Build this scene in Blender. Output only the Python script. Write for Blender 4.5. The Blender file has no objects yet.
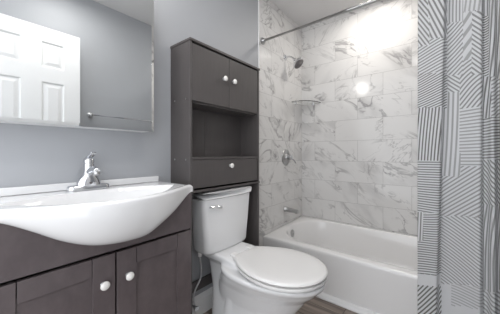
import bpy, bmesh, math, random
from mathutils import Vector, Matrix
random.seed(4)
SC = bpy.context.scene
COL = SC.collection
PI = math.pi

# ------------------------------------------------------------------ camera
cam_d = bpy.data.cameras.new('camera')
cam_d.sensor_width = 36.0
cam_d.lens = 36.0 * 242 / 500
cam_d.shift_y = -3.5 / 500
cam_d.clip_start = 0.01
cam = bpy.data.objects.new('camera', cam_d)
cam.location = (1.29, 0.0, 1.085)
cam.rotation_euler = (math.radians(90), 0, math.radians(38.9))
COL.objects.link(cam)
SC.camera = cam

# ------------------------------------------------------------------ world, lights, exposure
w = bpy.data.worlds.new('world'); SC.world = w
w.use_nodes = True
w.node_tree.nodes['Background'].inputs[0].default_value = (0.93, 0.96, 1.0, 1)
w.node_tree.nodes['Background'].inputs[1].default_value = 1.95
SC.view_settings.view_transform = 'Standard'
SC.view_settings.look = 'None'
SC.view_settings.gamma = 1.0
SC.view_settings.use_curve_mapping = False
SC.view_settings.exposure = 0.38

def area(name, loc, rot, size, power, color=(1, 1, 1), shape='DISK'):
    l = bpy.data.lights.new(name, 'AREA'); l.shape = shape; l.size = size
    l.energy = power; l.color = color
    o = bpy.data.objects.new(name, l); o.location = loc; o.rotation_euler = rot
    COL.objects.link(o); return o

area('shower_downlight_lamp', (0.79, 2.20, 2.495), (0, 0, 0), 0.20, 5.0, (1.0, 0.96, 0.90))
area('added_fill_lamp', (1.06, 0.62, 2.46), (0, 0, 0), 0.30, 5, (1.0, 0.975, 0.95))  # added fill to brighten the room, kept out of view

# ------------------------------------------------------------------ materials
def newmat(name):
    m = bpy.data.materials.new(name); m.use_nodes = True
    nt = m.node_tree; b = nt.nodes['Principled BSDF']
    return m, nt, b

def mat(name, col, rough=0.5, metal=0.0, noise=0.0, nscale=8.0, bump=0.0, bscale=200.0, coat=0.0):
    m, nt, b = newmat(name)
    b.inputs['Base Color'].default_value = (*col, 1)
    b.inputs['Roughness'].default_value = rough
    b.inputs['Metallic'].default_value = metal
    b.inputs['Coat Weight'].default_value = coat
    b.inputs['Coat Roughness'].default_value = 0.05
    tc = nt.nodes.new('ShaderNodeTexCoord')
    if noise > 0:
        n = nt.nodes.new('ShaderNodeTexNoise'); n.inputs['Scale'].default_value = nscale
        n.inputs['Detail'].default_value = 6
        nt.links.new(tc.outputs['Object'], n.inputs['Vector'])
        r = nt.nodes.new('ShaderNodeValToRGB')
        r.color_ramp.elements[0].position = 0.3; r.color_ramp.elements[1].position = 0.7
        r.color_ramp.elements[0].color = (*[c * (1 - noise) for c in col], 1)
        r.color_ramp.elements[1].color = (*[min(1, c * (1 + noise)) for c in col], 1)
        nt.links.new(n.outputs['Fac'], r.inputs[0]); nt.links.new(r.outputs[0], b.inputs['Base Color'])
    if bump > 0:
        n = nt.nodes.new('ShaderNodeTexNoise'); n.inputs['Scale'].default_value = bscale
        nt.links.new(tc.outputs['Object'], n.inputs['Vector'])
        bp = nt.nodes.new('ShaderNodeBump'); bp.inputs['Strength'].default_value = bump
        bp.inputs['Distance'].default_value = 0.002
        nt.links.new(n.outputs['Fac'], bp.inputs['Height']); nt.links.new(bp.outputs[0], b.inputs['Normal'])
    return m

M_wall = mat('grey_wall_paint', (0.39, 0.40, 0.42), 0.5, noise=0.02, nscale=3, bump=0.08, bscale=260)
M_ceil = mat('ceiling_paint', (0.70, 0.69, 0.69), 0.8, noise=0.015, nscale=3, bump=0.05)
M_white = mat('white_trim_paint', (0.80, 0.80, 0.80), 0.35, noise=0.01)
M_porc = mat('white_porcelain', (0.80, 0.80, 0.805), 0.12, noise=0.01, nscale=2, coat=0.5)
M_tub = mat('white_tub_enamel', (0.80, 0.79, 0.785), 0.16, noise=0.01, nscale=2, coat=0.4)
M_seat = mat('white_seat_plastic', (0.78, 0.77, 0.76), 0.28, noise=0.01, nscale=2)
M_chrome = mat('polished_chrome', (0.72, 0.73, 0.75), 0.10, 1.0, noise=0.03, nscale=20)
M_satin = mat('brushed_nickel', (0.48, 0.48, 0.48), 0.28, 1.0, noise=0.05, nscale=40)
M_knob = mat('white_ceramic_knob', (0.82, 0.80, 0.77), 0.15, noise=0.01, coat=0.4)
M_black = mat('dark_rubber', (0.02, 0.02, 0.02), 0.5, noise=0.1)
M_edge = mat('screw_cap_grey', (0.16, 0.15, 0.15), 0.4, noise=0.05)
M_hose = mat('braided_hose', (0.55, 0.55, 0.56), 0.35, 0.7, noise=0.3, nscale=300)

def wood_paint(name, c0, c1, axis_stretch, rough=0.38):
    m, nt, b = newmat(name)
    tc = nt.nodes.new('ShaderNodeTexCoord'); mp = nt.nodes.new('ShaderNodeMapping')
    mp.inputs['Scale'].default_value = axis_stretch
    n = nt.nodes.new('ShaderNodeTexNoise'); n.inputs['Scale'].default_value = 6; n.inputs['Detail'].default_value = 8
    n.inputs['Roughness'].default_value = 0.6
    r = nt.nodes.new('ShaderNodeValToRGB')
    r.color_ramp.elements[0].position = 0.3; r.color_ramp.elements[1].position = 0.72
    r.color_ramp.elements[0].color = (*c0, 1); r.color_ramp.elements[1].color = (*c1, 1)
    nt.links.new(tc.outputs['Object'], mp.inputs[0]); nt.links.new(mp.outputs[0], n.inputs['Vector'])
    nt.links.new(n.outputs['Fac'], r.inputs[0]); nt.links.new(r.outputs[0], b.inputs['Base Color'])
    b.inputs['Roughness'].default_value = rough
    return m
M_esp = wood_paint('espresso_cabinet_finish', (0.078, 0.070, 0.069), (0.092, 0.083, 0.081), (8, 8, 1))
M_van = wood_paint('dark_vanity_finish', (0.092, 0.075, 0.078), (0.118, 0.098, 0.100), (3, 3, 2), 0.27)

def sock(nt, kind, op, a, b=None, c=None):
    n = nt.nodes.new(kind)
    n.operation = op
    for i, v in enumerate((a, b, c)):
        if v is None: continue
        if isinstance(v, (int, float)): n.inputs[i].default_value = v
        else: nt.links.new(v, n.inputs[i])
    return n.outputs[0]

def marble(name, axis, u0, sign, seed):
    m, nt, b = newmat(name)
    Mn = lambda op, a, b=None, c=None: sock(nt, 'ShaderNodeMath', op, a, b, c)
    tc = nt.nodes.new('ShaderNodeTexCoord'); sp = nt.nodes.new('ShaderNodeSeparateXYZ')
    nt.links.new(tc.outputs['Object'], sp.inputs[0])
    U = Mn('MULTIPLY', Mn('SUBTRACT', sp.outputs[axis], u0), sign)
    Z = sp.outputs[2]
    W_, H_ = 0.447, 0.209
    rz = Mn('DIVIDE', Mn('SUBTRACT', Z, 0.379), H_)
    row = Mn('FLOOR', rz); fz = Mn('FRACT', rz)
    par = Mn('PINGPONG', row, 1.0)
    uu = Mn('ADD', Mn('DIVIDE', U, W_), Mn('MULTIPLY', par, 0.5))
    col = Mn('FLOOR', uu); fu = Mn('FRACT', uu)
    du = Mn('MULTIPLY', Mn('SUBTRACT', 0.5, Mn('ABSOLUTE', Mn('SUBTRACT', fu, 0.5))), W_)
    dz = Mn('MULTIPLY', Mn('SUBTRACT', 0.5, Mn('ABSOLUTE', Mn('SUBTRACT', fz, 0.5))), H_)
    grout = Mn('LESS_THAN', Mn('MINIMUM', du, dz), 0.0014)
    cm = nt.nodes.new('ShaderNodeCombineXYZ')
    nt.links.new(col, cm.inputs[0]); nt.links.new(row, cm.inputs[1]); cm.inputs[2].default_value = seed
    wn = nt.nodes.new('ShaderNodeTexWhiteNoise'); wn.noise_dimensions = '3D'
    nt.links.new(cm.outputs[0], wn.inputs['Vector'])
    pos = nt.nodes.new('ShaderNodeCombineXYZ')
    # along-vein and across-vein axes (veins fall from upper left to lower right)
    flip = Mn('SUBTRACT', Mn('MULTIPLY', Mn('GREATER_THAN', wn.outputs['Value'], 0.30), 2.0), 1.0)
    U = Mn('MULTIPLY', U, flip)
    along = Mn('ADD', Mn('MULTIPLY', U, 0.75), Mn('MULTIPLY', Z, -0.66))
    across = Mn('ADD', Mn('MULTIPLY', U, 0.66), Mn('MULTIPLY', Z, 0.75))
    nt.links.new(Mn('MULTIPLY', along, 0.42), pos.inputs[0]); nt.links.new(across, pos.inputs[1])
    off = nt.nodes.new('ShaderNodeVectorMath'); off.operation = 'MULTIPLY_ADD'
    nt.links.new(wn.outputs['Color'], off.inputs[0]); off.inputs[1].default_value = (30, 30, 30)
    nt.links.new(pos.outputs[0], off.inputs[2])
    def vein(scale, dist, width, detail=4, o=0.0):
        n = nt.nodes.new('ShaderNodeTexNoise'); n.inputs['Scale'].default_value = scale
        n.inputs['Detail'].default_value = detail; n.inputs['Roughness'].default_value = 0.55
        n.inputs['Distortion'].default_value = dist
        v = nt.nodes.new('ShaderNodeVectorMath'); v.operation = 'ADD'; v.inputs[1].default_value = (o, o, o)
        nt.links.new(off.outputs[0], v.inputs[0]); nt.links.new(v.outputs[0], n.inputs['Vector'])
        d = Mn('ABSOLUTE', Mn('SUBTRACT', n.outputs['Fac'], 0.5))
        mr = nt.nodes.new('ShaderNodeMapRange'); mr.interpolation_type = 'SMOOTHSTEP'
        mr.inputs[1].default_value = 0; mr.inputs[2].default_value = width
        mr.inputs[3].default_value = 1; mr.inputs[4].default_value = 0
        nt.links.new(d, mr.inputs[0]); return mr.outputs[0]
    def blot(scale, lo, hi, o):
        n = nt.nodes.new('ShaderNodeTexNoise'); n.inputs['Scale'].default_value = scale; n.inputs['Detail'].default_value = 3
        v = nt.nodes.new('ShaderNodeVectorMath'); v.operation = 'ADD'; v.inputs[1].default_value = (o, o, o)
        nt.links.new(off.outputs[0], v.inputs[0]); nt.links.new(v.outputs[0], n.inputs['Vector'])
        mr = nt.nodes.new('ShaderNodeMapRange'); mr.interpolation_type = 'SMOOTHSTEP'
        mr.inputs[1].default_value = lo; mr.inputs[2].default_value = hi
        nt.links.new(n.outputs['Fac'], mr.inputs[0]); return mr.outputs[0]
    v1 = Mn('MULTIPLY', vein(4.0, 0.9, 0.030, 5), blot(5, 0.42, 0.62, 7))
    v2 = Mn('MULTIPLY', vein(8.5, 0.8, 0.024, 6, 3.1), blot(6, 0.45, 0.65, 11))
    cloud = Mn('MULTIPLY', vein(3.0, 0.6, 0.12, 5, 5.5), blot(4, 0.45, 0.7, 17))
    tot = Mn('ADD', Mn('MULTIPLY', v1, 0.60), Mn('ADD', Mn('MULTIPLY', v2, 0.50), Mn('MULTIPLY', cloud, 0.30)))
    tot = Mn('MINIMUM', tot, 0.75)
    mx = nt.nodes.new('ShaderNodeMix'); mx.data_type = 'RGBA'
    mx.inputs[6].default_value = (0.70, 0.69, 0.68, 1); mx.inputs[7].default_value = (0.22, 0.21, 0.215, 1)
    nt.links.new(tot, mx.inputs[0])
    m2 = nt.nodes.new('ShaderNodeMix'); m2.data_type = 'RGBA'
    nt.links.new(grout, m2.inputs[0]); nt.links.new(mx.outputs[2], m2.inputs[6]); m2.inputs[7].default_value = (0.40, 0.39, 0.385, 1)
    nt.links.new(m2.outputs[2], b.inputs['Base Color'])
    rr = Mn('MULTIPLY_ADD', grout, 0.5, 0.12)
    nt.links.new(rr, b.inputs['Roughness'])
    bp = nt.nodes.new('ShaderNodeBump'); bp.inputs['Strength'].default_value = 0.35; bp.inputs['Distance'].default_value = 0.001
    nt.links.new(Mn('SUBTRACT', 1.0, grout), bp.inputs['Height']); nt.links.new(bp.outputs[0], b.inputs['Normal'])
    return m
M_tileB = marble('marble_tile_back', 0, 0.392, 1, 1.7)
M_tileA = marble('marble_tile_side', 1, 2.138, 1, 5.3)

def plank_floor():
    m, nt, b = newmat('wood_plank_floor')
    Mn = lambda op, a, b=None, c=None: sock(nt, 'ShaderNodeMath', op, a, b, c)
    tc = nt.nodes.new('ShaderNodeTexCoord'); sp = nt.nodes.new('ShaderNodeSeparateXYZ')
    nt.links.new(tc.outputs['Object'], sp.inputs[0])
    ry = Mn('DIVIDE', sp.outputs[1], 0.15); row = Mn('FLOOR', ry); fy = Mn('FRACT', ry)
    wn = nt.nodes.new('ShaderNodeTexWhiteNoise'); wn.noise_dimensions = '1D'; nt.links.new(row, wn.inputs['W'])
    ux = Mn('ADD', Mn('DIVIDE', sp.outputs[0], 1.2), wn.outputs['Value']); fx = Mn('FRACT', ux); cx = Mn('FLOOR', ux)
    gap = Mn('MAXIMUM', Mn('LESS_THAN', fy, 0.02), Mn('LESS_THAN', fx, 0.003))
    cmb = nt.nodes.new('ShaderNodeCombineXYZ')
    nt.links.new(Mn('ADD', Mn('MULTIPLY', sp.outputs[0], 2.2), Mn('MULTIPLY', row, 7.3)), cmb.inputs[0])
    nt.links.new(Mn('MULTIPLY', sp.outputs[1], 26), cmb.inputs[1]); nt.links.new(Mn('MULTIPLY', cx, 3.1), cmb.inputs[2])
    n = nt.nodes.new('ShaderNodeTexNoise'); n.inputs['Scale'].default_value = 1.0; n.inputs['Detail'].default_value = 7
    n.inputs['Distortion'].default_value = 0.6
    nt.links.new(cmb.outputs[0], n.inputs['Vector'])
    r = nt.nodes.new('ShaderNodeValToRGB')
    r.color_ramp.elements[0].position = 0.32; r.color_ramp.elements[1].position = 0.68
    r.color_ramp.elements[0].color = (0.10, 0.078, 0.066, 1); r.color_ramp.elements[1].color = (0.33, 0.275, 0.235, 1)
    nt.links.new(n.outputs['Fac'], r.inputs[0])
    mx = nt.nodes.new('ShaderNodeMix'); mx.data_type = 'RGBA'; mx.inputs[7].default_value = (0.03, 0.022, 0.018, 1)
    nt.links.new(gap, mx.inputs[0]); nt.links.new(r.outputs[0], mx.inputs[6]); nt.links.new(mx.outputs[2], b.inputs['Base Color'])
    b.inputs['Roughness'].default_value = 0.42
    return m
M_floor = plank_floor()

M_mirror, nt, b = newmat('mirror_glass')
b.inputs['Base Color'].default_value = (0.90, 0.92, 0.92, 1); b.inputs['Metallic'].default_value = 1; b.inputs['Roughness'].default_value = 0.015
n = nt.nodes.new('ShaderNodeTexNoise'); n.inputs['Scale'].default_value = 2
mr = nt.nodes.new('ShaderNodeMapRange'); mr.inputs[3].default_value = 0.010; mr.inputs[4].default_value = 0.02
nt.links.new(n.outputs['Fac'], mr.inputs[0]); nt.links.new(mr.outputs[0], b.inputs['Roughness'])

M_glass, nt, b = newmat('clear_shelf_glass')
b.inputs['Base Color'].default_value = (0.95, 0.96, 0.96, 1); b.inputs['Transmission Weight'].default_value = 1
b.inputs['Roughness'].default_value = 0.02; b.inputs['IOR'].default_value = 1.45

def emis(name, col, s):
    m, nt, b = newmat(name)
    b.inputs['Base Color'].default_value = (0.8, 0.8, 0.8, 1)
    b.inputs['Emission Color'].default_value = (*col, 1); b.inputs['Emission Strength'].default_value = s
    return m
M_lens = emis('lit_lamp_lens', (1.0, 0.96, 0.90), 3)
M_globe = emis('lit_globe_glass', (1.0, 0.97, 0.93), 22)

def curtain_mat():
    m, nt, b = newmat('striped_curtain_fabric')
    Mn = lambda op, a, b=None, c=None: sock(nt, 'ShaderNodeMath', op, a, b, c)
    uv = nt.nodes.new('ShaderNodeUVMap'); uv.uv_map = 'stripes'
    sp = nt.nodes.new('ShaderNodeSeparateXYZ'); nt.links.new(uv.outputs[0], sp.inputs[0])
    f = Mn('FRACT', sp.outputs[0])
    d = Mn('ABSOLUTE', Mn('SUBTRACT', f, 0.5))
    mr = nt.nodes.new('ShaderNodeMapRange'); mr.interpolation_type = 'SMOOTHSTEP'
    mr.inputs[1].default_value = 0.15; mr.inputs[2].default_value = 0.27; mr.inputs[3].default_value = 1; mr.inputs[4].default_value = 0
    nt.links.new(d, mr.inputs[0])
    fac = Mn('MULTIPLY', mr.outputs[0], sp.outputs[1])
    mx = nt.nodes.new('ShaderNodeMix'); mx.data_type = 'RGBA'
    mx.inputs[6].default_value = (0.82, 0.825, 0.84, 1); mx.inputs[7].default_value = (0.16, 0.158, 0.152, 1)
    nt.links.new(fac, mx.inputs[0]); nt.links.new(mx.outputs[2], b.inputs['Base Color'])
    b.inputs['Roughness'].default_value = 0.65
    tr = nt.nodes.new('ShaderNodeBsdfTranslucent'); nt.links.new(mx.outputs[2], tr.inputs[0])
    ms = nt.nodes.new('ShaderNodeMixShader'); ms.inputs[0].default_value = 0.25
    out = nt.nodes['Material Output']
    nt.links.new(b.outputs[0], ms.inputs[1]); nt.links.new(tr.outputs[0], ms.inputs[2]); nt.links.new(ms.outputs[0], out.inputs[0])
    return m
M_curt = curtain_mat()

# ------------------------------------------------------------------ helpers
def obj(name, bm, m, parent=None, smooth=False, bevel=0.0, seg=2, loc=None):
    bmesh.ops.recalc_face_normals(bm, faces=bm.faces)
    me = bpy.data.meshes.new(name); bm.to_mesh(me); bm.free()
    me.materials.append(m)
    if smooth:
        for p in me.polygons: p.use_smooth = True
        me.set_sharp_from_angle(angle=math.radians(50))
    o = bpy.data.objects.new(name, me); COL.objects.link(o)
    if parent: o.parent = parent; o.location = (0, 0, 0)
    if parent and loc is None:
        # geometry is written in world coordinates; undo the parent's offset
        o.matrix_parent_inverse = Matrix.Translation(-parent_world(parent))
    if bevel > 0:
        md = o.modifiers.new('bevel', 'BEVEL'); md.width = bevel; md.segments = seg; md.limit_method = 'ANGLE'
        md.angle_limit = math.radians(40); md.harden_normals = False
    return o

def parent_world(p):
    v = Vector((0, 0, 0))
    while p is not None:
        v = v + Vector(p.location); v = v + p.matrix_parent_inverse.translation
        p = p.parent
    return v

def thing(name, label, cat, loc, group=None):
    o = bpy.data.objects.new(name, None); o.empty_display_size = 0.05
    o.location = loc; COL.objects.link(o)
    o['label'] = label; o['category'] = cat
    if group: o['group'] = group
    return o

def tag(o, label, cat, group=None):
    o['label'] = label; o['category'] = cat
    if group: o['group'] = group
    return o

def struct(name, bm, m, **k):
    o = obj(name, bm, m, **k); o['kind'] = 'structure'; return o

def box(bm, a, b):
    x0, y0, z0 = a; x1, y1, z1 = b
    v = [bm.verts.new(p) for p in [(x0, y0, z0), (x1, y0, z0), (x1, y1, z0), (x0, y1, z0), (x0, y0, z1), (x1, y0, z1), (x1, y1, z1), (x0, y1, z1)]]
    for f in [(0, 3, 2, 1), (4, 5, 6, 7), (0, 1, 5, 4), (1, 2, 6, 5), (2, 3, 7, 6), (3, 0, 4, 7)]:
        bm.faces.new([v[i] for i in f])
    return bm

def B(a, b): return box(bmesh.new(), a, b)

def loft(bm, rings, cap0=True, cap1=True):
    vs = [[bm.verts.new(p) for p in r] for r in rings]
    n = len(rings[0])
    for a, b in zip(vs, vs[1:]):
        for i in range(n):
            j = (i + 1) % n
            bm.faces.new((a[i], a[j], b[j], b[i]))
    if cap0: bm.faces.new(list(reversed(vs[0])))
    if cap1: bm.faces.new(vs[-1])
    return bm

def frame_axes(d):
    d = Vector(d).normalized()
    up = Vector((0, 0, 1)) if abs(d.z) < 0.95 else Vector((1, 0, 0))
    a = d.cross(up).normalized(); b = a.cross(d).normalized()
    return d, a, b

def revolve(bm, base, d, prof, n=24):
    """prof: list of (distance along d, radius)"""
    d, a, b = frame_axes(d); base = Vector(base)
    rings = []
    for h, r in prof:
        r = max(r, 1e-4)
        rings.append([base + d * h + (a * math.cos(2 * PI * i / n) + b * math.sin(2 * PI * i / n)) * r for i in range(n)])
    return loft(bm, rings)

def tube(bm, pts, r, n=12):
    pts = [Vector(p) for p in pts]
    rs = r if isinstance(r, (list, tuple)) else [r] * len(pts)
    rings = []; prev = None
    for i, p in enumerate(pts):
        t = (pts[min(i + 1, len(pts) - 1)] - pts[max(i - 1, 0)]).normalized()
        if prev is None: _, a, b = frame_axes(t)
        else:
            a = (prev - t * prev.dot(t)).normalized(); b = t.cross(a)
        prev = a
        rings.append([p + (a * math.cos(2 * PI * k / n) + b * math.sin(2 * PI * k / n)) * rs[i] for k in range(n)])
    return loft(bm, rings)

def curve_pts(ctrl, n=8):
    """Catmull-Rom through the control points"""
    c = [Vector(p) for p in ctrl]; c = [c[0] * 2 - c[1]] + c + [c[-1] * 2 - c[-2]]
    out = []
    for i in range(1, len(c) - 2):
        for k in range(n):
            t = k / n
            out.append(0.5 * ((2 * c[i]) + (-c[i - 1] + c[i + 1]) * t + (2 * c[i - 1] - 5 * c[i] + 4 * c[i + 1] - c[i + 2]) * t * t + (-c[i - 1] + 3 * c[i] - 3 * c[i + 1] + c[i + 2]) * t ** 3))
    out.append(c[-2]); return out

def rrect(x0, x1, y0, y1, z, r, n=6):
    r = min(r, (x1 - x0) / 2 - 1e-4, (y1 - y0) / 2 - 1e-4)
    pts = []
    for cx, cy, a0 in ((x1 - r, y1 - r, 0), (x0 + r, y1 - r, PI / 2), (x0 + r, y0 + r, PI), (x1 - r, y0 + r, 3 * PI / 2)):
        for k in range(n + 1):
            a = a0 + PI / 2 * k / n
            pts.append((cx + r * math.cos(a), cy + r * math.sin(a), z))
    return pts

# ------------------------------------------------------------------ room shell
CEIL, L, W = 2.52, 2.53, 1.52
TB = 1.715
struct('floor', B((-0.12, -1.2, -0.08), (W + 0.12, L + 0.12, 0.0)), M_floor)
struct('ceiling', B((-0.12, -0.15, CEIL), (W + 0.12, L + 0.12, CEIL + 0.08)), M_ceil)
struct('wall_left', B((-0.12, -0.9, 0), (-0.0, L + 0.12, CEIL)), M_wall)
struct('wall_back', B((0.0, L + 0.01, 0), (W + 0.12, L + 0.12, CEIL)), M_wall)
struct('wall_right', B((W, -0.15, 0), (W + 0.12, L + 0.01, CEIL)), M_wall)
struct('wall_left_tile', B((0.0, TB, 0.0), (0.010, L, CEIL)), M_tileA)
struct('wall_back_tile', B((0.0, L, 0.0), (W, L + 0.01, CEIL)), M_tileB)
struct('wall_right_tile', B((W - 0.010, TB, 0.0), (W, L, CEIL)), M_tileA)
struct('trim_1', B((0.0, TB - 0.005, 0.0), (0.012, TB, CEIL)), M_white)
def baseboard(a, b, top):
    bm = bmesh.new()
    x0, y0 = a; x1, y1 = b
    box(bm, (x0, y0, 0), (x1, y1, top - 0.02))
    return bm
def base_prof(y0, y1):
    bm = bmesh.new()
    prof = [(0, 0), (0.014, 0), (0.014, 0.105), (0.010, 0.113), (0.010, 0.120), (0.005, 0.135), (0, 0.138)]
    loft(bm, [[(x, y, z) for x, z in prof] for y in (y0, y1)]); return bm
struct('baseboard_left', base_prof(0.765, TB - 0.006), M_white)
bm = bmesh.new(); box(bm, (W - 0.014, 0.0, 0), (W, TB - 0.01, 0.13)); struct('baseboard_right', bm, M_white, bevel=0.004)

# door swung open against the right wall
D0, D1 = 0.075, 0.700
XD = 1.390
bm = bmesh.new()
box(bm, (XD + 0.009, D0, 0.012), (XD + 0.035, D1, 2.075))
cols = [(0.190, 0.329), (0.446, 0.590)]
rows = [(0.25, 0.80), (1.00, 1.648), (1.765, 1.962)]
ys = [D0, cols[0][0], cols[0][1], cols[1][0], cols[1][1], D1]
for i in (0, 2, 4): box(bm, (XD, ys[i], 0.012), (XD + 0.0095, ys[i + 1], 2.075))
zs = [0.012, rows[0][0], rows[0][1], rows[1][0], rows[1][1], rows[2][0], rows[2][1], 2.075]
for c0, c1 in cols:
    for i in (0, 2, 4, 6): box(bm, (XD, c0, zs[i]), (XD + 0.0095, c1, zs[i + 1]))
    for z0, z1 in rows:
        def rect(x, e): return [(x, c0 + e, z0 + e), (x, c1 - e, z0 + e), (x, c1 - e, z1 - e), (x, c0 + e, z1 - e)]
        loft(bm, [rect(XD, 0.0), rect(XD + 0.0088, 0.010), rect(XD + 0.0085, 0.018), rect(XD + 0.002, 0.040)], cap0=False)
door = struct('door_1', bm, M_white)
bm = bmesh.new()
revolve(bm, (XD, 0.125, 0.95), (-1, 0, 0), [(0, 0.03), (0.006, 0.03), (0.009, 0.012), (0.028, 0.011), (0.034, 0.022), (0.046, 0.027), (0.056, 0.022), (0.060, 0.004)])
obj('door_handle', bm, M_satin, door, smooth=True)

# ------------------------------------------------------------------ lamps of the room, plus an added fill fixture
t = thing('recessed_downlight', 'round recessed ceiling light above the bathtub', 'ceiling light', (0.79, 2.20, CEIL))
bm = bmesh.new(); revolve(bm, (0.79, 2.20, CEIL), (0, 0, -1), [(0, 0.095), (0.006, 0.094), (0.009, 0.085), (0.006, 0.076), (0.002, 0.074)], 32)
obj('trim_ring', bm, M_white, t, smooth=True)
bm = bmesh.new(); revolve(bm, (0.79, 2.20, CEIL - 0.002), (0, 0, -1), [(0, 0.073), (0.006, 0.072)], 32)
obj('lens', bm, M_lens, t)
t = thing('added_fill_fixture', 'round flush ceiling fixture, unseen, added to go with the fill lamp', 'ceiling light', (1.06, 0.62, CEIL))  # unseen housing invented for the added fill lamp
bm = bmesh.new(); revolve(bm, (1.06, 0.62, CEIL), (0, 0, -1), [(0, 0.17), (0.02, 0.17), (0.024, 0.16)], 32)
obj('pan', bm, M_white, t)
bm = bmesh.new(); revolve(bm, (1.06, 0.62, CEIL - 0.024), (0, 0, -1), [(0, 0.155), (0.012, 0.15), (0.022, 0.12), (0.026, 0.0)], 32)
obj('diffuser', bm, M_white, t, smooth=True)
t = thing('wall_light', 'single globe wall light above the mirror cabinet', 'wall light', (0.0, 0.455, 2.24))
bm = bmesh.new(); revolve(bm, (0.0, 0.455, 2.24), (1, 0, 0), [(0, 0.06), (0.015, 0.058), (0.02, 0.02), (0.056, 0.02)])
obj('wall_plate', bm, M_chrome, t, smooth=True)

# ------------------------------------------------------------------ vanity
VX = 0.30; VY0, VY1 = 0.045, 0.757; VC = 0.403
van = thing('vanity_cabinet', 'dark brown bathroom vanity cabinet under the white belly basin', 'vanity', (0.15, VC, 0))
ZT = [(0.04, 0.900), (0.09, 0.886), (0.154, 0.848), (0.228, 0.799), (0.30, 0.766), (0.36, 0.752), (0.43, 0.746), (0.50, 0.749), (0.56, 0.774), (0.638, 0.814), (0.692, 0.850), (0.735, 0.882), (0.77, 0.900)]
def table(T, y):
    if y <= T[0][0]: return T[0][1]
    if y >= T[-1][0]: return T[-1][1]
    for k in range(len(T) - 1):
        if T[k][0] <= y <= T[k + 1][0]:
            h = T[k + 1][0] - T[k][0]; t = (y - T[k][0]) / h
            m0 = (T[k + 1][1] - T[max(k - 1, 0)][1]) / (T[k + 1][0] - T[max(k - 1, 0)][0]) * h
            e = min(k + 2, len(T) - 1); m1 = (T[e][1] - T[k][1]) / (T[e][0] - T[k][0]) * h
            return (2*t**3 - 3*t*t + 1) * T[k][1] + (t**3 - 2*t*t + t) * m0 + (3*t*t - 2*t**3) * T[k + 1][1] + (t**3 - t*t) * m1
zb = lambda y: table(ZT, y)
bm = bmesh.new()
box(bm, (0.003, VY0, 0.0), (VX - 0.02, VY0 + 0.018, 0.903))
box(bm, (0.003, VY1 - 0.018, 0.0), (VX - 0.02, VY1, 0.903))
box(bm, (0.003, VY0 + 0.018, 0.06), (VX - 0.02, VY1 - 0.018, 0.078))
box(bm, (0.003, VY0 + 0.018, 0.078), (0.010, VY1 - 0.018, 0.60))
obj('body', bm, M_van, van)
# front board with a top edge that follows the belly of the basin
bm = bmesh.new()
N = 48; r0 = []; r1 = []
pts = [(VY0, 0.7135), (VY1, 0.7135)] + [(VY1 + (VY0 - VY1) * i / N, min(0.903, zb(VY1 + (VY0 - VY1) * i / N) + 0.02)) for i in range(N + 1)]
a = [bm.verts.new((VX - 0.02, y, z)) for y, z in pts]; b_ = [bm.verts.new((VX, y, z)) for y, z in pts]
bm.faces.new(a); bm.faces.new(list(reversed(b_)))
for i in range(len(pts)):
    j = (i + 1) % len(pts); bm.faces.new((a[i], b_[i], b_[j], a[j]))
obj('front_board', bm, M_van, van)
obj('face_frame', B((VX - 0.02, VY0, 0.0), (VX - 0.006, VY1, 0.06)), M_van, van)
def shaker(y0, y1, z0, z1):
    bm = bmesh.new(); s = 0.076; r = 0.066; g = 0.0028
    x0, x1 = VX - 0.019, VX
    box(bm, (x0, y0, z0), (x1, y0 + s, z1)); box(bm, (x0, y1 - s, z0), (x1, y1, z1))
    box(bm, (x0, y0 + s + g, z1 - r), (x1 - 0.0006, y1 - s - g, z1)); box(bm, (x0, y0 + s + g, z0), (x1 - 0.0006, y1 - s - g, z0 + r))
    box(bm, (x0, y0 + s - 0.004, z0 + 0.05), (x1 - 0.007, y1 - s + 0.004, z1 - 0.05))
    return bm
def knob(parent, x, y, z, s=1.0):
    bm = bmesh.new(); revolve(bm, (x, y, z), (1, 0, 0), [(0, 0.010 * s), (0.003 * s, 0.010 * s), (0.005 * s, 0.0055 * s), (0.013 * s, 0.005 * s)], 20)
    k = obj('knob', bm, M_chrome, parent, smooth=True)
    bm = bmesh.new(); revolve(bm, (x + 0.0125 * s, y, z), (1, 0, 0), [(0, 0.006 * s), (0.003 * s, 0.013 * s), (0.008 * s, 0.0165 * s), (0.012 * s, 0.0155 * s), (0.0155 * s, 0.010 * s), (0.0170 * s, 0.001)], 24)
    obj('knob_cap', bm, M_knob, k, smooth=True)
for y0, y1, ky in ((VY0 + 0.001, VC - 0.0035, 0.357), (VC + 0.0035, VY1 - 0.001, 0.447)):
    d = obj('door', shaker(y0, y1, 0.065, 0.7015), M_van, van, bevel=0.0007, seg=1)
    knob(d, VX, ky, 0.600)

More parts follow.
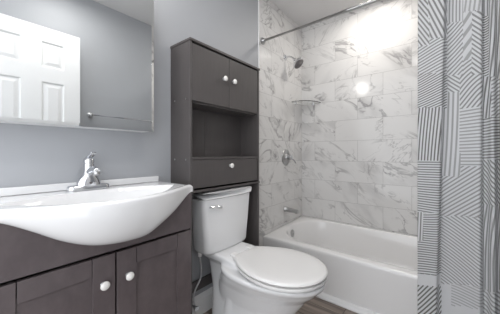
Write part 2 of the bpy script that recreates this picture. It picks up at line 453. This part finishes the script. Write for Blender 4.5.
# belly basin
bas = thing('washbasin', 'wide white ceramic basin with a bulging belly front', 'basin', (0.15, VC, 0.925))
YB0, YB1, YBC = 0.040, 0.770, 0.405
def xf(y):
    s = abs((y - 0.392) / 0.372); s = min(1, s)
    return 0.298 + 0.150 * (1 - s * s) ** 1.35
def topz(x, y):
    # bowl depression: a wide half-moon following the front
    X1 = xf(y) - 0.016; X0 = 0.105
    cy = (y - YBC) / 0.315
    if abs(cy) >= 1: return 0.0
    half = (X1 - X0) / 2 * (1 - abs(cy) ** 4) ** 0.5
    cx = X1 - (X1 - X0) / 2
    r = math.hypot((x - cx) / max(half, 1e-4), cy)
    if r >= 1: return 0.0
    q = (1 - r * r)
    return -0.115 * min(1, q * 2.0) ** 0.8 * (0.55 + 0.45 * q)
bm = bmesh.new()
NY, NX = 96, 56
cols_ = []
for j in range(NY + 1):
    y = YB0 + (YB1 - YB0) * j / NY
    yy = YBC + (y - YBC) * 1.0
    F_ = xf(y); zbt = zb(y)
    edge = min(1.0, (min(y - YB0, YB1 - y)) / 0.012)
    drop = 0.006 * (1 - edge) ** 2
    c = []
    for i in range(NX + 1):
        x = 0.001 + (F_ - 0.010) * i / NX
        rim = 0.004 * math.exp(-((x - (F_ - 0.014)) / 0.010) ** 2)
        c.append((x, y, 0.925 + topz(x, y) + rim - drop))
    for k in range(1, 6):   # rolled lip
        a = PI / 2 * k / 5
        c.append((F_ - 0.009 + 0.011 * math.sin(a), y, 0.918 + 0.009 * math.cos(a) - drop))
    zt = 0.913; dep = max(zt - zbt, 0.006)
    for k in range(1, 19):
        a = PI / 2 * k / 18
        c.append((0.3005 + (F_ + 0.001 - 0.3005) * math.cos(a) ** 0.75, y, zt - dep * (math.sin(a) ** 1.15)))
    cols_.append(c)
vs = [[bm.verts.new(p) for p in c] for c in cols_]
for a, b2 in zip(vs, vs[1:]):
    for i in range(len(a) - 1): bm.faces.new((a[i], b2[i], b2[i + 1], a[i + 1]))
o = obj('bowl', bm, M_porc, bas, smooth=True)
md = o.modifiers.new('solid', 'SOLIDIFY'); md.thickness = 0.010; md.offset = -1
# check orientation so the shell grows inwards
if o.data.polygons[0].normal.z < 0: o.data.flip_normals()
obj('backsplash', B((0.001, 0.045, 0.926), (0.019, 0.748, 0.957)), M_porc, bas, bevel=0.004, seg=3)
bm = bmesh.new(); revolve(bm, (0.255, YBC, 0.8125), (0, 0, 1), [(0, 0.021), (0.003, 0.021), (0.005, 0.015), (0.004, 0.002)])
obj('drain', bm, M_chrome, bas, smooth=True)

# faucet
FY, FX, FZ = 0.390, 0.050, 0.926
fa = thing('basin_faucet', 'chrome single handle centerset faucet behind the basin', 'faucet', (FX, FY, FZ))
bm = bmesh.new()
loft(bm, [rrect(FX - 0.026, FX + 0.026, FY - 0.083, FY + 0.083, FZ, 0.025, 8), rrect(FX - 0.026, FX + 0.026, FY - 0.083, FY + 0.083, FZ + 0.014, 0.025, 8),
          rrect(FX - 0.021, FX + 0.021, FY - 0.078, FY + 0.078, FZ + 0.020, 0.020, 8), rrect(FX - 0.010, FX + 0.010, FY - 0.06, FY + 0.06, FZ + 0.022, 0.009, 8)])
obj('base_plate', bm, M_chrome, fa, smooth=True, bevel=0.001)
def oval(cx, cy, z, rx, ry, n=28): return [(cx + rx * math.cos(2 * PI * i / n), cy + ry * math.sin(2 * PI * i / n), z) for i in range(n)]
bm = bmesh.new()
loft(bm, [oval(FX, FY, FZ + 0.012, 0.026, 0.050), oval(FX, FY, FZ + 0.028, 0.026, 0.047), oval(FX + 0.001, FY, FZ + 0.044, 0.025, 0.041),
          oval(FX + 0.001, FY, FZ + 0.058, 0.024, 0.032), oval(FX, FY, FZ + 0.068, 0.022, 0.024), oval(FX, FY, FZ + 0.080, 0.021, 0.0215), oval(FX, FY, FZ + 0.110, 0.021, 0.0215), oval(FX, FY, FZ + 0.116, 0.019, 0.019)])
fb = obj('body', bm, M_chrome, fa, smooth=True)
bm = bmesh.new(); tube(bm, curve_pts([(FX + 0.005, FY, FZ + 0.074), (FX + 0.040, FY, FZ + 0.088), (FX + 0.070, FY, FZ + 0.090), (FX + 0.096, FY, FZ + 0.082)]), [0.0155] * 12 + [0.0145] * 12 + [0.012], 16)
obj('spout', bm, M_chrome, fa, smooth=True)
bm = bmesh.new(); revolve(bm, (FX + 0.088, FY, FZ + 0.080), (0.35, 0, -1), [(0, 0.0135), (0.012, 0.0125), (0.013, 0.009)], 16)
obj('aerator', bm, M_satin, fa, smooth=True)
bm = bmesh.new()
revolve(bm, (FX, FY, FZ + 0.117), (0, 0, 1), [(0, 0.0215), (0.010, 0.0225), (0.020, 0.019), (0.026, 0.010), (0.028, 0.001)], 24)
h_ = obj('handle', bm, M_chrome, fa, smooth=True)
bm = bmesh.new()
loft(bm, [[(FX + x, FY + dy, FZ + z + dz) for dy, dz in ((-wd, -0.003), (wd, -0.003), (wd, 0.004), (-wd, 0.004))] for x, z, wd in ((-0.016, 0.138, 0.012), (0.02, 0.147, 0.013), (0.045, 0.156, 0.012), (0.058, 0.163, 0.010))])
obj('lever', bm, M_chrome, h_, bevel=0.0025, seg=3)
bm = bmesh.new(); revolve(bm, (FX + 0.0245, FY, FZ + 0.030), (1, 0, 0.2), [(0, 0.006), (0.002, 0.006), (0.0025, 0.001)], 16)
obj('pop_up_button', bm, M_edge, fa, smooth=True)

# ------------------------------------------------------------------ mirror cabinet
MZ0, MZ1, MY0, MY1, MX = 1.197, 1.93, 0.020, 0.661, 0.12
mc = thing('mirror_cabinet', 'wall mounted medicine cabinet with a frameless mirror door', 'mirror cabinet', (0, 0.35, MZ0))
obj('body', B((0.001, MY0 + 0.003, MZ0 + 0.002), (MX - 0.016, MY1 - 0.003, MZ1)), M_white, mc, bevel=0.002)
mdoor = obj('mirror_door', B((MX - 0.015, MY0, MZ0), (MX - 0.005, MY1, MZ1)), M_white, mc)
bm = bmesh.new()
R = lambda x, e: [(x, MY0 + e, MZ0 + e), (x, MY1 - e, MZ0 + e), (x, MY1 - e, MZ1 - e), (x, MY0 + e, MZ1 - e)]
loft(bm, [R(MX - 0.005, 0.0), R(MX - 0.002, 0.0), R(MX, 0.013)])
obj('mirror', bm, M_mirror, mdoor)

# wall light globe sits just above the mirror cabinet
bm = bmesh.new()
revolve(bm, (0.14, 0.455, 2.24), (0, 0, 1), [(-0.085 * math.cos(PI * i / 14), 0.085 * math.sin(PI * i / 14)) for i in range(15)], 24)
gl = obj('globe', bm, M_globe, bpy.data.objects['wall_light'], smooth=True)

# ------------------------------------------------------------------ over-toilet cabinet
CX, CY0, CY1, CT = 0.188, 0.835, 1.478, 1.73
oc = thing('storage_cabinet', 'tall dark espresso cabinet standing over the toilet', 'cabinet', (0.09, (CY0 + CY1) / 2, 0))
for y in (CY0, CY1 - 0.016):
    s = obj('side_panel', B((0.001, y, 0.0), (CX, y + 0.016, CT - 0.014)), M_esp, oc, bevel=0.001, seg=1)
    if y == CY0:
        for zc in (1.394, 1.05, 0.875):
            for xx in (0.045, 0.150):
                bm = bmesh.new(); revolve(bm, (xx, y, zc), (0, -1, 0), [(0, 0.005), (0.0015, 0.005), (0.002, 0.001)], 14)
                obj('screw_cap', bm, M_satin, s, smooth=True)
obj('top_board', B((0.001, CY0 - 0.003, CT - 0.014), (CX + 0.006, CY1 + 0.003, CT)), M_esp, oc, bevel=0.001, seg=1)
obj('shelf', B((0.018, CY0 + 0.016, 1.374), (CX - 0.016, CY1 - 0.016, 1.388)), M_esp, oc)
obj('shelf', B((0.018, CY0 + 0.016, 1.050), (CX, CY1 - 0.016, 1.063)), M_esp, oc, bevel=0.001, seg=1)
obj('shelf', B((0.018, CY0 - 0.000, 0.862), (CX + 0.005, CY1 + 0.003, 0.874)), M_esp, oc, bevel=0.001, seg=1)
bm = bmesh.new()
box(bm, (0.014, CY0 + 0.016, 0.87), (0.018, 1.085, CT - 0.014)); box(bm, (0.0145, 1.0865, 0.87), (0.018, CY1 - 0.016, CT - 0.014))
obj('back_panel', bm, M_esp, oc)
obj('back_rail', B((0.016, CY0 + 0.016, 0.190), (0.032, CY1 - 0.016, 0.252)), M_esp, oc)
mid = 1.150
for y0, y1, ky in ((CY0 + 0.018, mid - 0.0015, 1.096), (mid + 0.0015, CY1 - 0.022, 1.184)):
    d = obj('door', B((CX - 0.016, y0, 1.384), (CX - 0.001, y1, CT - 0.024)), M_esp, oc, bevel=0.001, seg=1)
    knob(d, CX - 0.001, ky, 1.560, 1.05)
d = obj('drawer', B((CX - 0.016, CY0 + 0.018, 0.886), (CX - 0.001, CY1 - 0.026, 1.047)), M_esp, oc, bevel=0.001, seg=1)
knob(d, CX - 0.001, 1.156, 1.006, 1.0)

# ------------------------------------------------------------------ toilet
TY = 1.170
to = thing('toilet', 'white two piece toilet with a closed lid', 'toilet', (0.35, TY, 0))
def tank_ring(z, x0, x1, hw, bow, e=0.0, r=0.035, cy=TY - 0.005):
    pts = rrect(x0 + e, x1 - e, cy - hw + e, cy + hw - e, z, r, 8)
    # subdivide the front edge through a bow
    out = []
    for i, (x, y, zz) in enumerate(pts):
        f = max(0.0, (x - x0) / (x1 - x0))
        out.append((x + f * bow * (1 - ((y - cy) / hw) ** 2), y, zz))
    return out
def dense(ring, m=4):
    out = []
    for i, p in enumerate(ring):
        q = ring[(i + 1) % len(ring)]; p = Vector(p); q = Vector(q)
        k = m * 3 if (q - p).length > 0.1 else 1
        for s in range(k): out.append(p.lerp(q, s / k))
    return out
def tring(z, x0, x1, hw, bow, e=0.0, r=0.03):
    cy = TY - 0.010
    base = dense(rrect(x0 + e, x1 - e, cy - hw + e, cy + hw - e, z, r, 8))
    return [(p[0] + max(0, (p[0] - x0) / (x1 - x0)) * bow * (1 - min(1, abs((p[1] - cy) / hw)) ** 2), p[1], z) for p in base]
TX0, TX1 = 0.036, 0.176
bm = bmesh.new()
loft(bm, [tring(0.456, TX0, TX1, 0.188, 0.014, 0.022), tring(0.465, TX0, TX1, 0.192, 0.014, 0.008), tring(0.482, TX0, TX1, 0.195, 0.014, 0.001),
          tring(0.64, TX0, TX1 + 0.004, 0.208, 0.02), tring(0.805, TX0, TX1 + 0.008, 0.221, 0.022)])
obj('tank', bm, M_porc, to, smooth=True)
bm = bmesh.new()
loft(bm, [tring(0.806, TX0 - 0.006, TX1 + 0.014, 0.232, 0.022, 0.006), tring(0.811, TX0 - 0.006, TX1 + 0.014, 0.236, 0.022, 0.0), tring(0.838, TX0 - 0.006, TX1 + 0.016, 0.238, 0.023),
          tring(0.846, TX0 - 0.006, TX1 + 0.016, 0.238, 0.023, 0.004), tring(0.849, TX0 - 0.006, TX1 + 0.016, 0.238, 0.023, 0.014)])
obj('tank_lid', bm, M_porc, to, smooth=True)
# flush lever
bm = bmesh.new()
revolve(bm, (0.180, 0.985, 0.762), (1, 0, 0), [(0, 0.013), (0.006, 0.013), (0.009, 0.008), (0.016, 0.007)], 18)
lv = obj('flush_lever', bm, M_chrome, to, smooth=True)
bm = bmesh.new()
tube(bm, curve_pts([(0.200, 0.968, 0.763), (0.206, 1.00, 0.762), (0.212, 1.035, 0.757), (0.214, 1.055, 0.754)], 5), [0.006, 0.007, 0.0065, 0.006, 0.006, 0.006, 0.006, 0.006, 0.0065, 0.007, 0.0075, 0.008, 0.008, 0.0085, 0.009, 0.008], 12)
obj('lever_arm', bm, M_chrome, lv, smooth=True)
# bowl: egg-shaped sections
def egg(z, x0, x1, hw, back=0.5, n=48, cy=TY, p=2.0):
    pts = []
    xm = x0 + (x1 - x0) * 0.42
    for i in range(n):
        a = 2 * PI * i / n
        c, s = math.cos(a), math.sin(a)
        if c >= 0: x = xm + (x1 - xm) * c; y = hw * math.copysign(abs(s) ** (2 / p), s)
        else:
            q = back
            x = xm + (xm - x0) * math.copysign(abs(c) ** q, c); y = hw * math.copysign(abs(s) ** 0.75, s)
        pts.append((x, cy + y, z))
    return pts
BX1 = 0.822
rings = [egg(0.0, 0.10, 0.640, 0.135, 0.6), egg(0.035, 0.10, 0.636, 0.132, 0.6), egg(0.07, 0.11, 0.625, 0.122, 0.6), egg(0.14, 0.12, 0.620, 0.114, 0.6),
         egg(0.20, 0.125, 0.645, 0.122, 0.6), egg(0.26, 0.14, 0.690, 0.142, 0.6), egg(0.31, 0.16, 0.725, 0.160, 0.6), egg(0.355, 0.19, 0.775, 0.188, 0.6),
         egg(0.385, 0.19, BX1 - 0.020, 0.203, 0.8), egg(0.395, 0.19, BX1 - 0.008, 0.210, 0.8), egg(0.411, 0.19, BX1 - 0.004, 0.213, 0.8), egg(0.419, 0.20, BX1 - 0.012, 0.206, 0.8)]
bm = bmesh.new(); loft(bm, rings)
# rear column, deck under the tank and the trapway bulge
def rr(z, x0, x1, hw, r): return rrect(x0, x1, TY - hw, TY + hw, z, r, 11)
loft(bm, [rr(0.0, 0.10, 0.46, 0.140, 0.07), rr(0.04, 0.10, 0.46, 0.134, 0.07), rr(0.12, 0.095, 0.45, 0.122, 0.07), rr(0.22, 0.085, 0.44, 0.106, 0.06), rr(0.34, 0.060, 0.42, 0.098, 0.05), rr(0.385, 0.05, 0.41, 0.102, 0.05), rr(0.412, 0.045, 0.40, 0.125, 0.05), rr(0.428, 0.040, 0.39, 0.140, 0.04), rr(0.450, 0.040, 0.34, 0.142, 0.04), rr(0.461, 0.044, 0.28, 0.136, 0.04)])
for sgn in (-1, 1):
    tube(bm, curve_pts([(0.50, TY + sgn * 0.070, 0.20), (0.40, TY + sgn * 0.088, 0.27), (0.30, TY + sgn * 0.090, 0.235), (0.26, TY + sgn * 0.088, 0.13), (0.24, TY + sgn * 0.085, 0.05)]), 0.040, 14)
o = obj('bowl', bm, M_porc, to, smooth=True)
md = o.modifiers.new('fuse', 'REMESH'); md.mode = 'VOXEL'; md.voxel_size = 0.006; md.use_smooth_shade = True
md = o.modifiers.new('soft', 'SMOOTH'); md.factor = 0.6; md.iterations = 8
# seat and lid
SX0, SX1, SHW = 0.308, 0.824, 0.216
def seat_line(z, x0, x1, hw, hb, e):
    pts = []; xm = x0 + 0.52 * (x1 - x0); n = 40
    x0 += e; x1 -= e; hw -= e; hb -= e
    for i in range(n + 1):                       # right side round the front to the left side
        a = PI / 2 - PI * i / n
        pts.append((xm + (x1 - xm) * math.cos(a) ** 0.95 if math.cos(a) > 1e-9 else xm, TY + hw * math.sin(a), z))
    side = []
    m = 14
    for i in range(1, m + 1):                    # left side back to the hinge corner
        t = i / m; side.append((xm + (x0 + 0.022 - xm) * t, hb + (hw - hb) * (1 - t * t)))
    for i in range(1, 6):
        a = PI / 2 * i / 5; side.append((x0 + 0.022 - 0.022 * math.sin(a), hb - 0.022 * (1 - math.cos(a))))
    pts += [(x, TY - y, z) for x, y in side] + [(x, TY + y, z) for x, y in reversed(side)]
    return pts
def segg(z, e): return seat_line(z, SX0, SX1, SHW, 0.124, e)
bm = bmesh.new()
loft(bm, [segg(0.432, 0.010), segg(0.434, 0.003), segg(0.440, 0.001), segg(0.447, 0.003), segg(0.449, 0.010)])
obj('seat', bm, M_seat, to, smooth=True)
bm = bmesh.new()
def legg(z, e): return seat_line(z, SX0 - 0.006, SX1 + 0.001, SHW + 0.001, 0.122, e)
loft(bm, [legg(0.4555, 0.012), legg(0.457, 0.003), legg(0.462, 0.0), legg(0.469, 0.003), legg(0.4735, 0.012), legg(0.4745, 0.045), legg(0.4745, 0.10)])
obj('lid', bm, M_seat, to, smooth=True)
for s in (-1, 1):
    bm = bmesh.new(); loft(bm, [rrect(0.262, 0.306, TY + s * 0.075 - 0.024, TY + s * 0.075 + 0.024, z, 0.01, 4) for z in (0.425, 0.466)] + [rrect(0.266, 0.302, TY + s * 0.075 - 0.02, TY + s * 0.075 + 0.02, 0.471, 0.01, 4)])
    obj('hinge', bm, M_seat, to, smooth=False, bevel=0.002)
# supply line and stop valve
bm = bmesh.new(); tube(bm, curve_pts([(0.085, 0.990, 0.470), (0.083, 0.992, 0.42), (0.080, 1.005, 0.36), (0.076, 1.002, 0.29), (0.070, 0.962, 0.225), (0.068, 0.952, 0.18), (0.068, 0.962, 0.138)]), 0.0055, 10)
sl = obj('supply_hose', bm, M_hose, to, smooth=True)
bm = bmesh.new(); revolve(bm, (0.085, 0.990, 0.435), (0, 0, 1), [(0, 0.008), (0.002, 0.013), (0.022, 0.014), (0.026, 0.010)], 12)
obj('coupling_nut', bm, M_seat, sl)
sv = thing('stop_valve', 'small chrome stop valve on the wall below the toilet tank', 'valve', (0.0, 0.962, 0.12))
bm = bmesh.new(); revolve(bm, (0.014, 0.962, 0.12), (1, 0, 0), [(0, 0.028), (0.004, 0.026), (0.006, 0.008), (0.045, 0.008), (0.047, 0.011), (0.066, 0.011), (0.068, 0.006)], 20)
obj('valve_body', bm, M_chrome, sv, smooth=True)
bm = bmesh.new()
loft(bm, [[(0.082 + dx, 0.962 + 0.020 * math.cos(2 * PI * i / 24), 0.12 + 0.013 * math.sin(2 * PI * i / 24)) for i in range(24)] for dx in (0, 0.010)])
obj('valve_handle', bm, M_chrome, sv, bevel=0.002)

# ------------------------------------------------------------------ bathtub
TY0, TY1, TX_0, TX_1, RIM = 1.768, 2.528, 0.0105, 1.509, 0.346
tub = thing('bathtub', 'white alcove bathtub with a smooth apron front', 'bathtub', (0.76, 2.15, 0))
def trr(e, z, r, x0=None, x1=None, y0=None, y1=None):
    return rrect((TX_0 if x0 is None else x0) + e, (TX_1 if x1 is None else x1) - e, (TY0 if y0 is None else y0) + e, (TY1 if y1 is None else y1) - e, z, r, 10)
inn = dict(x0=0.10, x1=1.42, y0=1.855, y1=2.478)
def inr(z, l, rr_, f, bk, r): return rrect(0.080 + l, 1.43 - rr_, 1.850 + f, 2.482 - bk, z, r, 10)
bm = bmesh.new()
loft(bm, [trr(0.0, 0.0, 0.002), trr(0.0, 0.04, 0.002), trr(0.0, RIM - 0.045, 0.002), trr(-0.0, RIM - 0.03, 0.004), trr(0.0, RIM - 0.012, 0.006), trr(0.004, RIM - 0.004, 0.010), trr(0.012, RIM, 0.014),
          inr(RIM + 0.001, -0.006, -0.006, -0.006, -0.006, 0.29), inr(RIM - 0.003, 0.002, 0.002, 0.002, 0.002, 0.29), inr(RIM - 0.015, 0.009, 0.010, 0.008, 0.008, 0.285),
          inr(RIM - 0.08, 0.022, 0.04, 0.020, 0.018, 0.275), inr(RIM - 0.20, 0.045, 0.14, 0.045, 0.040, 0.24), inr(0.085, 0.065, 0.22, 0.070, 0.06, 0.16), inr(0.060, 0.10, 0.26, 0.10, 0.09, 0.13), inr(0.055, 0.16, 0.32, 0.15, 0.14, 0.10)])
for v in bm.verts:   # the rim rises a little towards the tiled back
    if v.co.z > 0.30: v.co.z += 0.028 * max(0, min(1, (v.co.y - 1.85) / 0.60))
obj('basin', bm, M_tub, tub, smooth=True, bevel=0.0)
bm = bmesh.new(); revolve(bm, (0.098, 2.150, 0.287), (1, 0, 0.12), [(0, 0.036), (0.006, 0.036), (0.010, 0.028), (0.012, 0.010), (0.018, 0.008), (0.019, 0.001)], 24)
obj('overflow_plate', bm, M_satin, tub, smooth=True)
bm = bmesh.new(); prof = [(TY0, 0), (TY0 - 0.032, 0), (TY0 - 0.032, 0.010), (TY0 - 0.024, 0.026), (TY0 - 0.010, 0.034), (TY0, 0.036)]
loft(bm, [[(x, y, z) for y, z in prof] for x in (0.016, 1.505)])
struct('trim_2', bm, M_white, bevel=0.002)

# ------------------------------------------------------------------ shower fittings
SY = 2.160
sp_ = thing('tub_spout', 'brushed nickel tub spout on the marble tile above the tub', 'spout', (0.01, SY, 0.515))
bm = bmesh.new(); revolve(bm, (0.010, SY, 0.515), (1, 0, -0.04), [(0, 0.030), (0.006, 0.030), (0.012, 0.024), (0.09, 0.022), (0.145, 0.020), (0.152, 0.017), (0.153, 0.010)], 24)
obj('spout_body', bm, M_satin, sp_, smooth=True)
bm = bmesh.new(); revolve(bm, (0.138, SY, 0.500), (0, 0, -1), [(0, 0.014), (0.012, 0.014), (0.013, 0.010)], 18)
obj('outlet', bm, M_satin, sp_, smooth=True)
va = thing('shower_valve', 'round nickel shower control with lever on the marble tile', 'shower valve', (0.01, 2.175, 1.045))
bm = bmesh.new(); revolve(bm, (0.010, 2.175, 1.045), (1, 0, 0), [(0, 0.084), (0.004, 0.083), (0.009, 0.074), (0.012, 0.040), (0.022, 0.032), (0.040, 0.028), (0.042, 0.018)], 36)
pl_ = obj('escutcheon', bm, M_satin, va, smooth=True)
bm = bmesh.new(); revolve(bm, (0.050, 2.175, 1.045), (1, 0, 0), [(0, 0.022), (0.006, 0.025), (0.030, 0.023), (0.036, 0.014)], 24)
hd = obj('handle_hub', bm, M_chrome, va, smooth=True)
bm = bmesh.new(); tube(bm, [(0.07, 2.175, 1.045), (0.085, 2.20, 1.02), (0.100, 2.225, 0.985)], [0.010, 0.009, 0.007], 12)
obj('handle_lever', bm, M_chrome, hd, smooth=True)
sh = thing('wall_shower', 'round chrome shower head on a short arm high on the tile', 'shower head', (0.01, SY, 2.07))
bm = bmesh.new(); revolve(bm, (0.010, SY, 2.070), (1, 0, 0), [(0, 0.030), (0.004, 0.029), (0.010, 0.016), (0.011, 0.009)], 24)
obj('wall_flange', bm, M_chrome, sh, smooth=True)
bm = bmesh.new(); tube(bm, curve_pts([(0.012, SY, 2.070), (0.055, SY, 2.068), (0.090, SY, 2.050), (0.118, SY, 2.022)]), 0.0095, 12)
obj('shower_arm', bm, M_chrome, sh, smooth=True)
bm = bmesh.new(); dd = (0.68, 0.0, -0.72)
revolve(bm, (0.112, SY, 2.028), dd, [(0, 0.014), (0.008, 0.019), (0.018, 0.019), (0.028, 0.024), (0.048, 0.046), (0.062, 0.056), (0.078, 0.058), (0.083, 0.053)], 28)
hb = obj('spray_body', bm, M_chrome, sh, smooth=True)
u_ = Vector(dd).normalized()
bm = bmesh.new(); revolve(bm, Vector((0.112, SY, 2.028)) + u_ * 0.0832, dd, [(0, 0.052), (0.003, 0.048), (0.0035, 0.018), (0.007, 0.015), (0.0075, 0.001)], 28)
obj('spray_face', bm, M_edge, hb, smooth=True)

gs = thing('glass_shelf', 'small clear glass shelf in the tiled shower corner', 'shelf', (0.01, L, 1.640))
bm = bmesh.new(); n = 20
prof = [(0.0105, L - 0.0005)] + [(0.0105 + 0.225 * math.sin(PI / 2 * i / n) ** 0.95, L - 0.0005 - 0.235 * math.cos(PI / 2 * i / n) ** 0.95) for i in range(n + 1)]
a = [bm.verts.new((x, y, 1.636)) for x, y in prof]; b_ = [bm.verts.new((x, y, 1.643)) for x, y in prof]
bm.faces.new(a); bm.faces.new(b_)
for i in range(len(prof)):
    j = (i + 1) % len(prof); bm.faces.new((a[i], a[j], b_[j], b_[i]))
obj('glass_plate', bm, M_glass, gs)
for p, d in (((0.0105, L - 0.16, 1.632), (1, 0, 0)), ((0.15, L - 0.0005, 1.632), (0, -1, 0))):
    bm = bmesh.new(); revolve(bm, p, d, [(0, 0.010), (0.012, 0.010), (0.014, 0.006)], 14)
    obj('bracket', bm, M_chrome, gs, smooth=True)

# ------------------------------------------------------------------ curtain rod, curtain
RY, RZ, RX1 = 1.765, 2.096, 1.5095
rd = thing('curtain_rod', 'straight chrome shower curtain rod across the tub', 'curtain rod', (0.0105, RY, RZ))
bm = bmesh.new(); tube(bm, [(0.014, RY, RZ), (0.75, RY, RZ), (RX1 - 0.002, RY, RZ)], 0.0125, 20)
obj('pole', bm, M_satin, rd, smooth=True)
for x, d in ((0.0105, 1), (RX1, -1)):
    bm = bmesh.new(); revolve(bm, (x, RY, RZ), (d, 0, 0), [(0, 0.032), (0.006, 0.032), (0.012, 0.024), (0.022, 0.018), (0.030, 0.017), (0.031, 0.0125)], 24)
    obj('end_flange', bm, M_satin, rd, smooth=True)

cu = thing('shower_curtain', 'grey and white shower curtain printed with patches of stripes', 'curtain', (1.34, 1.735, 0.1))
# path of the cloth in plan, left to right: (x, y)
path_top = [(1.170, 1.738), (1.205, 1.728), (1.250, 1.716), (1.284, 1.712), (1.290, 1.728), (1.300, 1.748), (1.325, 1.752), (1.360, 1.740), (1.400, 1.728), (1.432, 1.722), (1.440, 1.735), (1.448, 1.748), (1.462, 1.740), (1.470, 1.722), (1.482, 1.722), (1.494, 1.745), (1.504, 1.750)]
path_bot = [(1.170, 1.720), (1.200, 1.712), (1.235, 1.702), (1.252, 1.700), (1.258, 1.714), (1.270, 1.730), (1.310, 1.736), (1.350, 1.730), (1.392, 1.716), (1.424, 1.704), (1.434, 1.716), (1.446, 1.738), (1.460, 1.730), (1.470, 1.704), (1.482, 1.700), (1.494, 1.730), (1.504, 1.742)]
pt = curve_pts([(x, y, 0) for x, y in path_top], 7); pb = curve_pts([(x, y, 0) for x, y in path_bot], 7)
NZ = 230; Z0, Z1 = 0.085, 2.055
grid = []
for j in range(NZ + 1):
    z = Z0 + (Z1 - Z0) * j / NZ; t = max(0, min(1, 1 - (z - 0.3) / 1.6))
    row = []
    acc = 0; prev = None
    for i in range(len(pt)):
        p = pt[i].lerp(pb[i], t); x, y = p.x - 0.006 * max(0, 1.3 - p.x) / 0.13, p.y
        y += 0.003 * math.sin(z * 5 + i * 0.13)
        if prev is not None: acc += math.hypot(x - prev[0], y - prev[1])
        prev = (x, y); row.append((x, y, z, acc))
    grid.append(row)
# patches of the print: (x0, x1, z0, z1, angle of the stripes in degrees, period, stripe strength, bend); stripes weaker over the middle folds
F_, HZ_ = 242, 153.5
def zx(px, py):
    yaw = math.radians(38.9); u = (px - 250) / F_; v = (HZ_ - py) / F_
    d = (-math.sin(yaw) + u * math.cos(yaw), math.cos(yaw) + u * math.sin(yaw)); t = 1.73 / d[1]
    return 1.29 + t * d[0], 1.085 + t * v
PATCH = [
 (416, 429, -60, 46, -62, .026, .8, 0), (429, 447, -60, 40, -70, .030, .8, .0), (416, 447, 40, 74, 18, .026, .75, .2), (416, 447, 74, 108, 22, .021, .95, .2),
 (416, 441, 108, 160, 86, .024, .95, .15), (416, 441, 160, 212, 0, .022, .9, .1), (416, 424, 212, 240, 88, .024, .85, 0), (416, 441, 212, 273, 14, .021, .9, .4),
 (416, 441, 273, 284, 0, 9, 0, 0), (416, 441, 284, 340, 55, .024, .95, .2),
 (447, 463, -60, 21, 90, .024, .65, 0), (447, 463, 21, 75, 45, .026, .7, 0), (463, 482, -60, 12, 84, .030, .5, .1), (463, 472, 12, 60, 62, .060, .55, .3), (472, 482, 12, 75, -52, .030, .75, .9),
 (447, 460, 75, 92, -45, .026, .7, 0), (460, 482, 60, 108, 38, .028, .75, 1.0), (441, 460, 92, 176, 87, .032, .55, 0), (460, 482, 108, 166, 3, .028, .55, .1),
 (441, 482, 166, 216, 42, .026, .65, 0), (438, 482, 216, 284, -33, .024, .65, .15), (438, 451, 284, 330, 0, 9, 0, 0), (451, 482, 284, 306, -6, .024, .45, 0), (451, 482, 306, 340, 0, 9, 0, 0),
 (482, 489, -60, 15, 90, .026, .8, 0), (482, 489, 15, 76, 14, .020, 1.0, 0), (489, 502, -60, 78, 84, .024, .8, .3), (482, 491, 76, 118, 80, .030, .9, .3), (491, 502, 78, 118, 30, .026, .7, 0),
 (482, 502, 118, 160, 4, .024, .85, 0), (482, 502, 160, 205, -48, .024, .8, .2), (482, 502, 205, 290, 86, .026, .7, .3), (482, 502, 290, 340, -30, .030, .6, 0)]
def patch_at(px, py):
    for p in PATCH:
        if p[0] <= px < p[1] and p[2] <= py < p[3]: return p
    return (0, 0, 0, 0, 45, .026, .7, 0)
def proj(x, y, z):
    yaw = math.radians(38.9); dx, dy = x - 1.29, y; f = -math.sin(yaw) * dx + math.cos(yaw) * dy; r = math.cos(yaw) * dx + math.sin(yaw) * dy
    return 250 + F_ * r / f, HZ_ - F_ * (z - 1.085) / f
# the print as a table over (arc along the cloth, height), read once from the hanging cloth
bm = bmesh.new(); uvl = bm.loops.layers.uv.new('stripes')
V = [[bm.verts.new(p[:3]) for p in row] for row in grid]
for j in range(NZ):
    for i in range(len(pt) - 1):
        f = bm.faces.new((V[j][i], V[j][i + 1], V[j + 1][i + 1], V[j + 1][i]))
        g = grid[j][i]; g2 = grid[j + 1][i + 1]
        cxm, cym, czm = (g[0] + g2[0]) / 2, 1.735, (g[2] + g2[2]) / 2
        px, py = proj(cxm, cym, czm); P_ = patch_at(px, py)
        a = math.radians(P_[4])
        for lp, (jj, ii) in zip(f.loops, ((j, i), (j, i + 1), (j + 1, i + 1), (j + 1, i))):
            s, z = grid[jj][ii][3], grid[jj][ii][2]
            u = (-s * math.sin(a) + z * math.cos(a)) / (P_[5] * 0.64) + P_[7] * math.sin(s * 14 + z * 9) 
            lp[uvl].uv = (u, P_[6])
o = obj('cloth', bm, M_curt, cu, smooth=True)
md = o.modifiers.new('solid', 'SOLIDIFY'); md.thickness = 0.0012
for k in range(6):
    x = 1.19 + k * 0.06
    bm = bmesh.new(); rg = []
    for i in range(25):
        a = 2 * PI * i / 24; rg.append((x + 0.004 * math.sin(a), RY + 0.022 * math.cos(a) - 0.008, RZ - 0.012 + 0.030 * math.sin(a)))
    tube(bm, rg, 0.0018, 8)
    obj('curtain_ring', bm, M_chrome, cu, smooth=True)

# ------------------------------------------------------------------ towel bar on the right wall (seen in the mirror)
tb = thing('towel_bar', 'slim chrome towel bar on the wall seen in the mirror', 'towel bar', (1.52, 1.1, 1.44))
bm = bmesh.new(); tube(bm, [(1.480, 0.812, 1.440), (1.480, 1.1, 1.440), (1.480, 1.448, 1.440)], 0.007, 14)
obj('bar', bm, M_chrome, tb, smooth=True)
for y in (0.818, 1.440):
    bm = bmesh.new(); revolve(bm, (W, y, 1.440), (-1, 0, 0), [(0, 0.026), (0.006, 0.025), (0.012, 0.014), (0.034, 0.012), (0.038, 0.016), (0.048, 0.015), (0.051, 0.008)], 20)
    obj('wall_post', bm, M_satin, tb, smooth=True)
